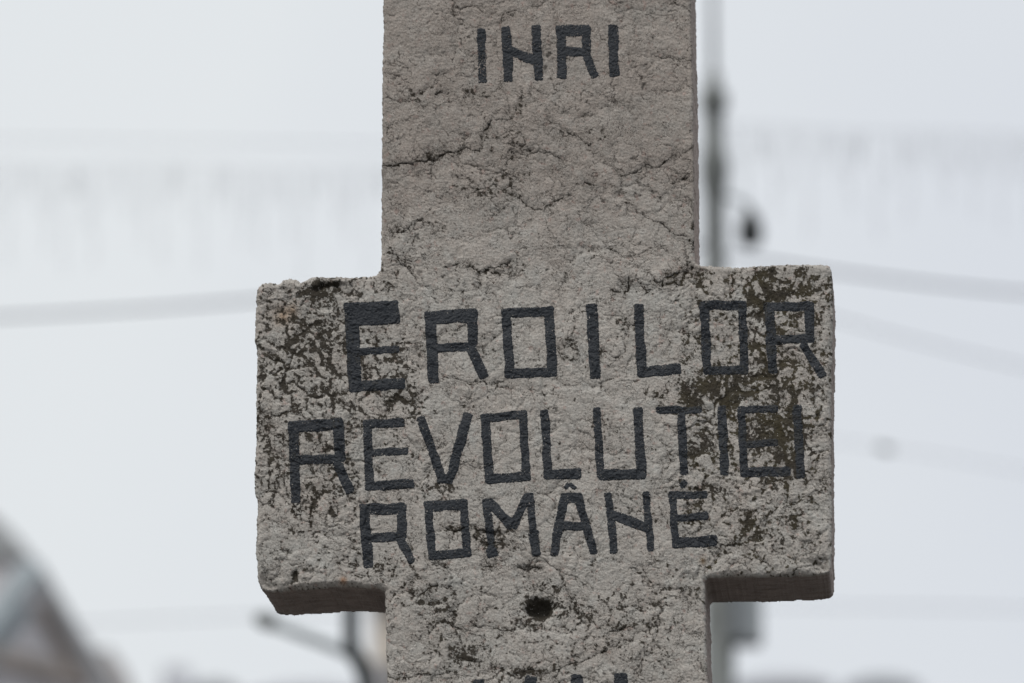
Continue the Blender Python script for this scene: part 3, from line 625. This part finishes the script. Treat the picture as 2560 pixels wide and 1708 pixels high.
# ---- buildings
lil = mat('lilac_grey_render', (.60, .585, .60), .9, .08, 2); brown = mat('brown_timber', (.38, .335, .305), .8, .2, 5); zinc = mat('blue_grey_zinc', (.33, .37, .39), .5, .12, 3)
slate = mat('dark_slate', (.30, .31, .315), .7, .2, 4); beige = mat('beige_render', (.58, .525, .46), .9, .06, 1.5); rooft = mat('grey_brown_tiles', (.30, .285, .28), .85, .15, 6); glassm = mat('window_glass', (.05, .06, .07), .15, .2, 2)
palegrey = mat('hazed_pale_grey', (.62, .63, .67), .9, .06, 1); darkg = mat('hazed_far_roof', (.42, .44, .46), .8, .15, 1)  # distance haze is put into these pale wall and roof colours
def HF_(px, py, Y0=44.0, k=.006): return at(px, py, Y0 + px * k)
hs = empty('gabled_house', (float(at(0, 1700, 44)[0]), 44, 0)); tag(hs, 'lilac grey gabled house with brown trim at the lower left corner', 'house')
gz = lambda p: np.array([p[0], p[1], 0.0])
# gable wall: from the ground to the apex
apex = HF_(85, 1424); er = HF_(292, 1760); el = HF_(-165, 1745)
m = MB(); m.prism([gz(el), gz(er), er, apex, el], (.25, 3, 0)); m.build('wall', lil, hs)
def strip(p, q, wd, th, back):            # board along p->q on the facade
    p = np.array(p); q = np.array(q); n = np.cross(q - p, np.array([0, 1.0, 0])); n /= np.linalg.norm(n)
    m = MB(); m.prism([p + n * wd / 2, q + n * wd / 2, q - n * wd / 2, p - n * wd / 2], back); return m
fr = np.array([0, -.12, 0])
strip(apex + fr + [0, 0, .03], er + fr, .10, 0, (0, .08, 0)).build('roof_slope', mat('lightened_zinc', (.62, .65, .66), .5, .1, 3), hs)  # lighter copy of the zinc, offsets the shaded look of this slope
strip(apex + fr + [0, 0, .03], el + fr,   .16, 0, (0, .5, 0)).build('roof_slope', zinc, hs)
strip(HF_(100, 1520) + fr, HF_(215, 1725) + fr, .13, 0, (0, .1, 0)).build('trim_board', brown, hs)
strip(HF_(70, 1520) + fr, HF_(-60, 1700) + fr, .10, 0, (0, .1, 0)).build('trim_board', zinc, hs)
strip(HF_(-80, 1625) + fr * 1.5, HF_(205, 1700) + fr * 1.5, .14, 0, (0, .2, 0)).build('cornice', brown, hs)
# taller roof behind
tr = empty('steep_roofed_tower', (float(at(-60, 1700, 53)[0]), 53, 0)); tag(tr, 'taller steep roof with a dark cap behind the gabled house', 'tower')
a0 = at(-110, 1195, 53); a1 = at(15, 1313, 53); a2 = at(85, 1392, 53); a3 = at(112, 1460, 53); a4 = at(112, 1800, 53)
l_ = at(-420, 1313, 53)
m = MB(); m.prism([gz(l_), gz(a4), a4, a3, at(58, 1385, 53), at(-280, 1385, 53), at(-420, 1600, 53)], (0, 5, 0)); m.build('wall', lil, tr)
m = MB(); m.prism([at(-300, 1392, 52.9), at(80, 1392, 52.9), at(48, 1350, 52.9), at(8, 1312, 52.9), at(-60, 1255, 52.9), at(-160, 1255, 52.9)], (0, 5.3, 0)); m.build('roof', slate, tr)
wg = empty('side_wing', (float(at(250, 1700, 47)[0]), 47, 0)); tag(wg, 'low wing with a blue grey chimney block right of the gabled house', 'house')
m = MB(); m.prism([gz(at(170, 1700, 47)), gz(at(322, 1700, 47)), at(322, 1690, 47), at(300, 1652, 47), at(276, 1630, 47), at(170, 1618, 47)], (0, 6, 0)); m.build('wall', mat('wing_render', (.44, .425, .42), .9, .06, 2), wg)
m = MB(); c_ = at(236, 1616, 46.8); m.box((c_[0], 47.5, c_[2] - .02), (.22, .5, .18)); m.build('chimney', zinc, wg)
# tall beige building just behind the cross
bb = empty('beige_building', (float(at(1290, 1700, 44)[0]), 44, 0)); tag(bb, 'tall beige building, a sliver of it seen left of the lower shaft', 'building')
def face(x0, x1, y0, Y): return [gz(at(x0, 1700, Y)), gz(at(x1, 1700, Y)), at(x1, y0, Y), at(x0, y0, Y)]
m = MB(); m.prism(face(926, 1690, 1480, 44), (0, 12, 0)); m.build('wall', beige, bb)
m = MB(); m.prism([at(920, 1480, 43.8), at(1705, 1480, 43.8), at(1660, 1420, 43.8), at(1000, 1420, 43.8)], (0, 12.6, 0)); m.build('roof', rooft, bb)
m = MB(); m.prism([at(915, 1672, 43.6), at(1300, 1664, 43.6), at(1300, 1645, 43.6), at(915, 1655, 43.6)], (0, .4, 0)); m.build('cornice', mat('stone_ledge', (.36, .345, .33), .9, .1, 3), bb)
m = MB(); m.prism([gz(at(905, 1700, 43.6)), gz(at(960, 1700, 43.6)), at(960, 1668, 43.6), at(905, 1672, 43.6)], (0, 6, 0)); m.build('annex', lil, bb)
# far roofs along the bottom
def far(x0, x1, y0, Y, mt, label, ridge=None, rm=None):
    o = empty('distant_house', (float(at((x0 + x1) / 2, 1700, Y)[0]), Y, 0)); tag(o, label, 'house', 'distant houses along the horizon')
    m = MB(); m.prism(face(x0, x1, y0, Y), (0, 9, 0)); m.build('wall', mt, o)
    if ridge:
        m = MB(); m.prism([at(x0 - 12, y0, Y - .3), at(x1 + 12, y0, Y - .3), at(x1 - (x1 - x0) * .3, ridge, Y - .3), at(x0 + (x1 - x0) * .3, ridge, Y - .3)], (0, 9.6, 0)); m.build('roof', rm or darkg, o)
far(405, 470, 1668, 110, palegrey, 'pale distant house top nearest the gabled house')
far(490, 585, 1725, 110, palegrey, 'distant grey roof at the bottom edge below the left arm', 1704)
far(1850, 2070, 1712, 115, palegrey, 'pale distant house with grey roof right of the column', 1690, palegrey)
far(2125, 2290, 1716, 120, palegrey, 'dark distant roof at the bottom edge, right of the pale one', 1694)
far(640, 900, 1735, 130, palegrey, 'pale distant house hidden low behind the street lamp', 1712, palegrey)
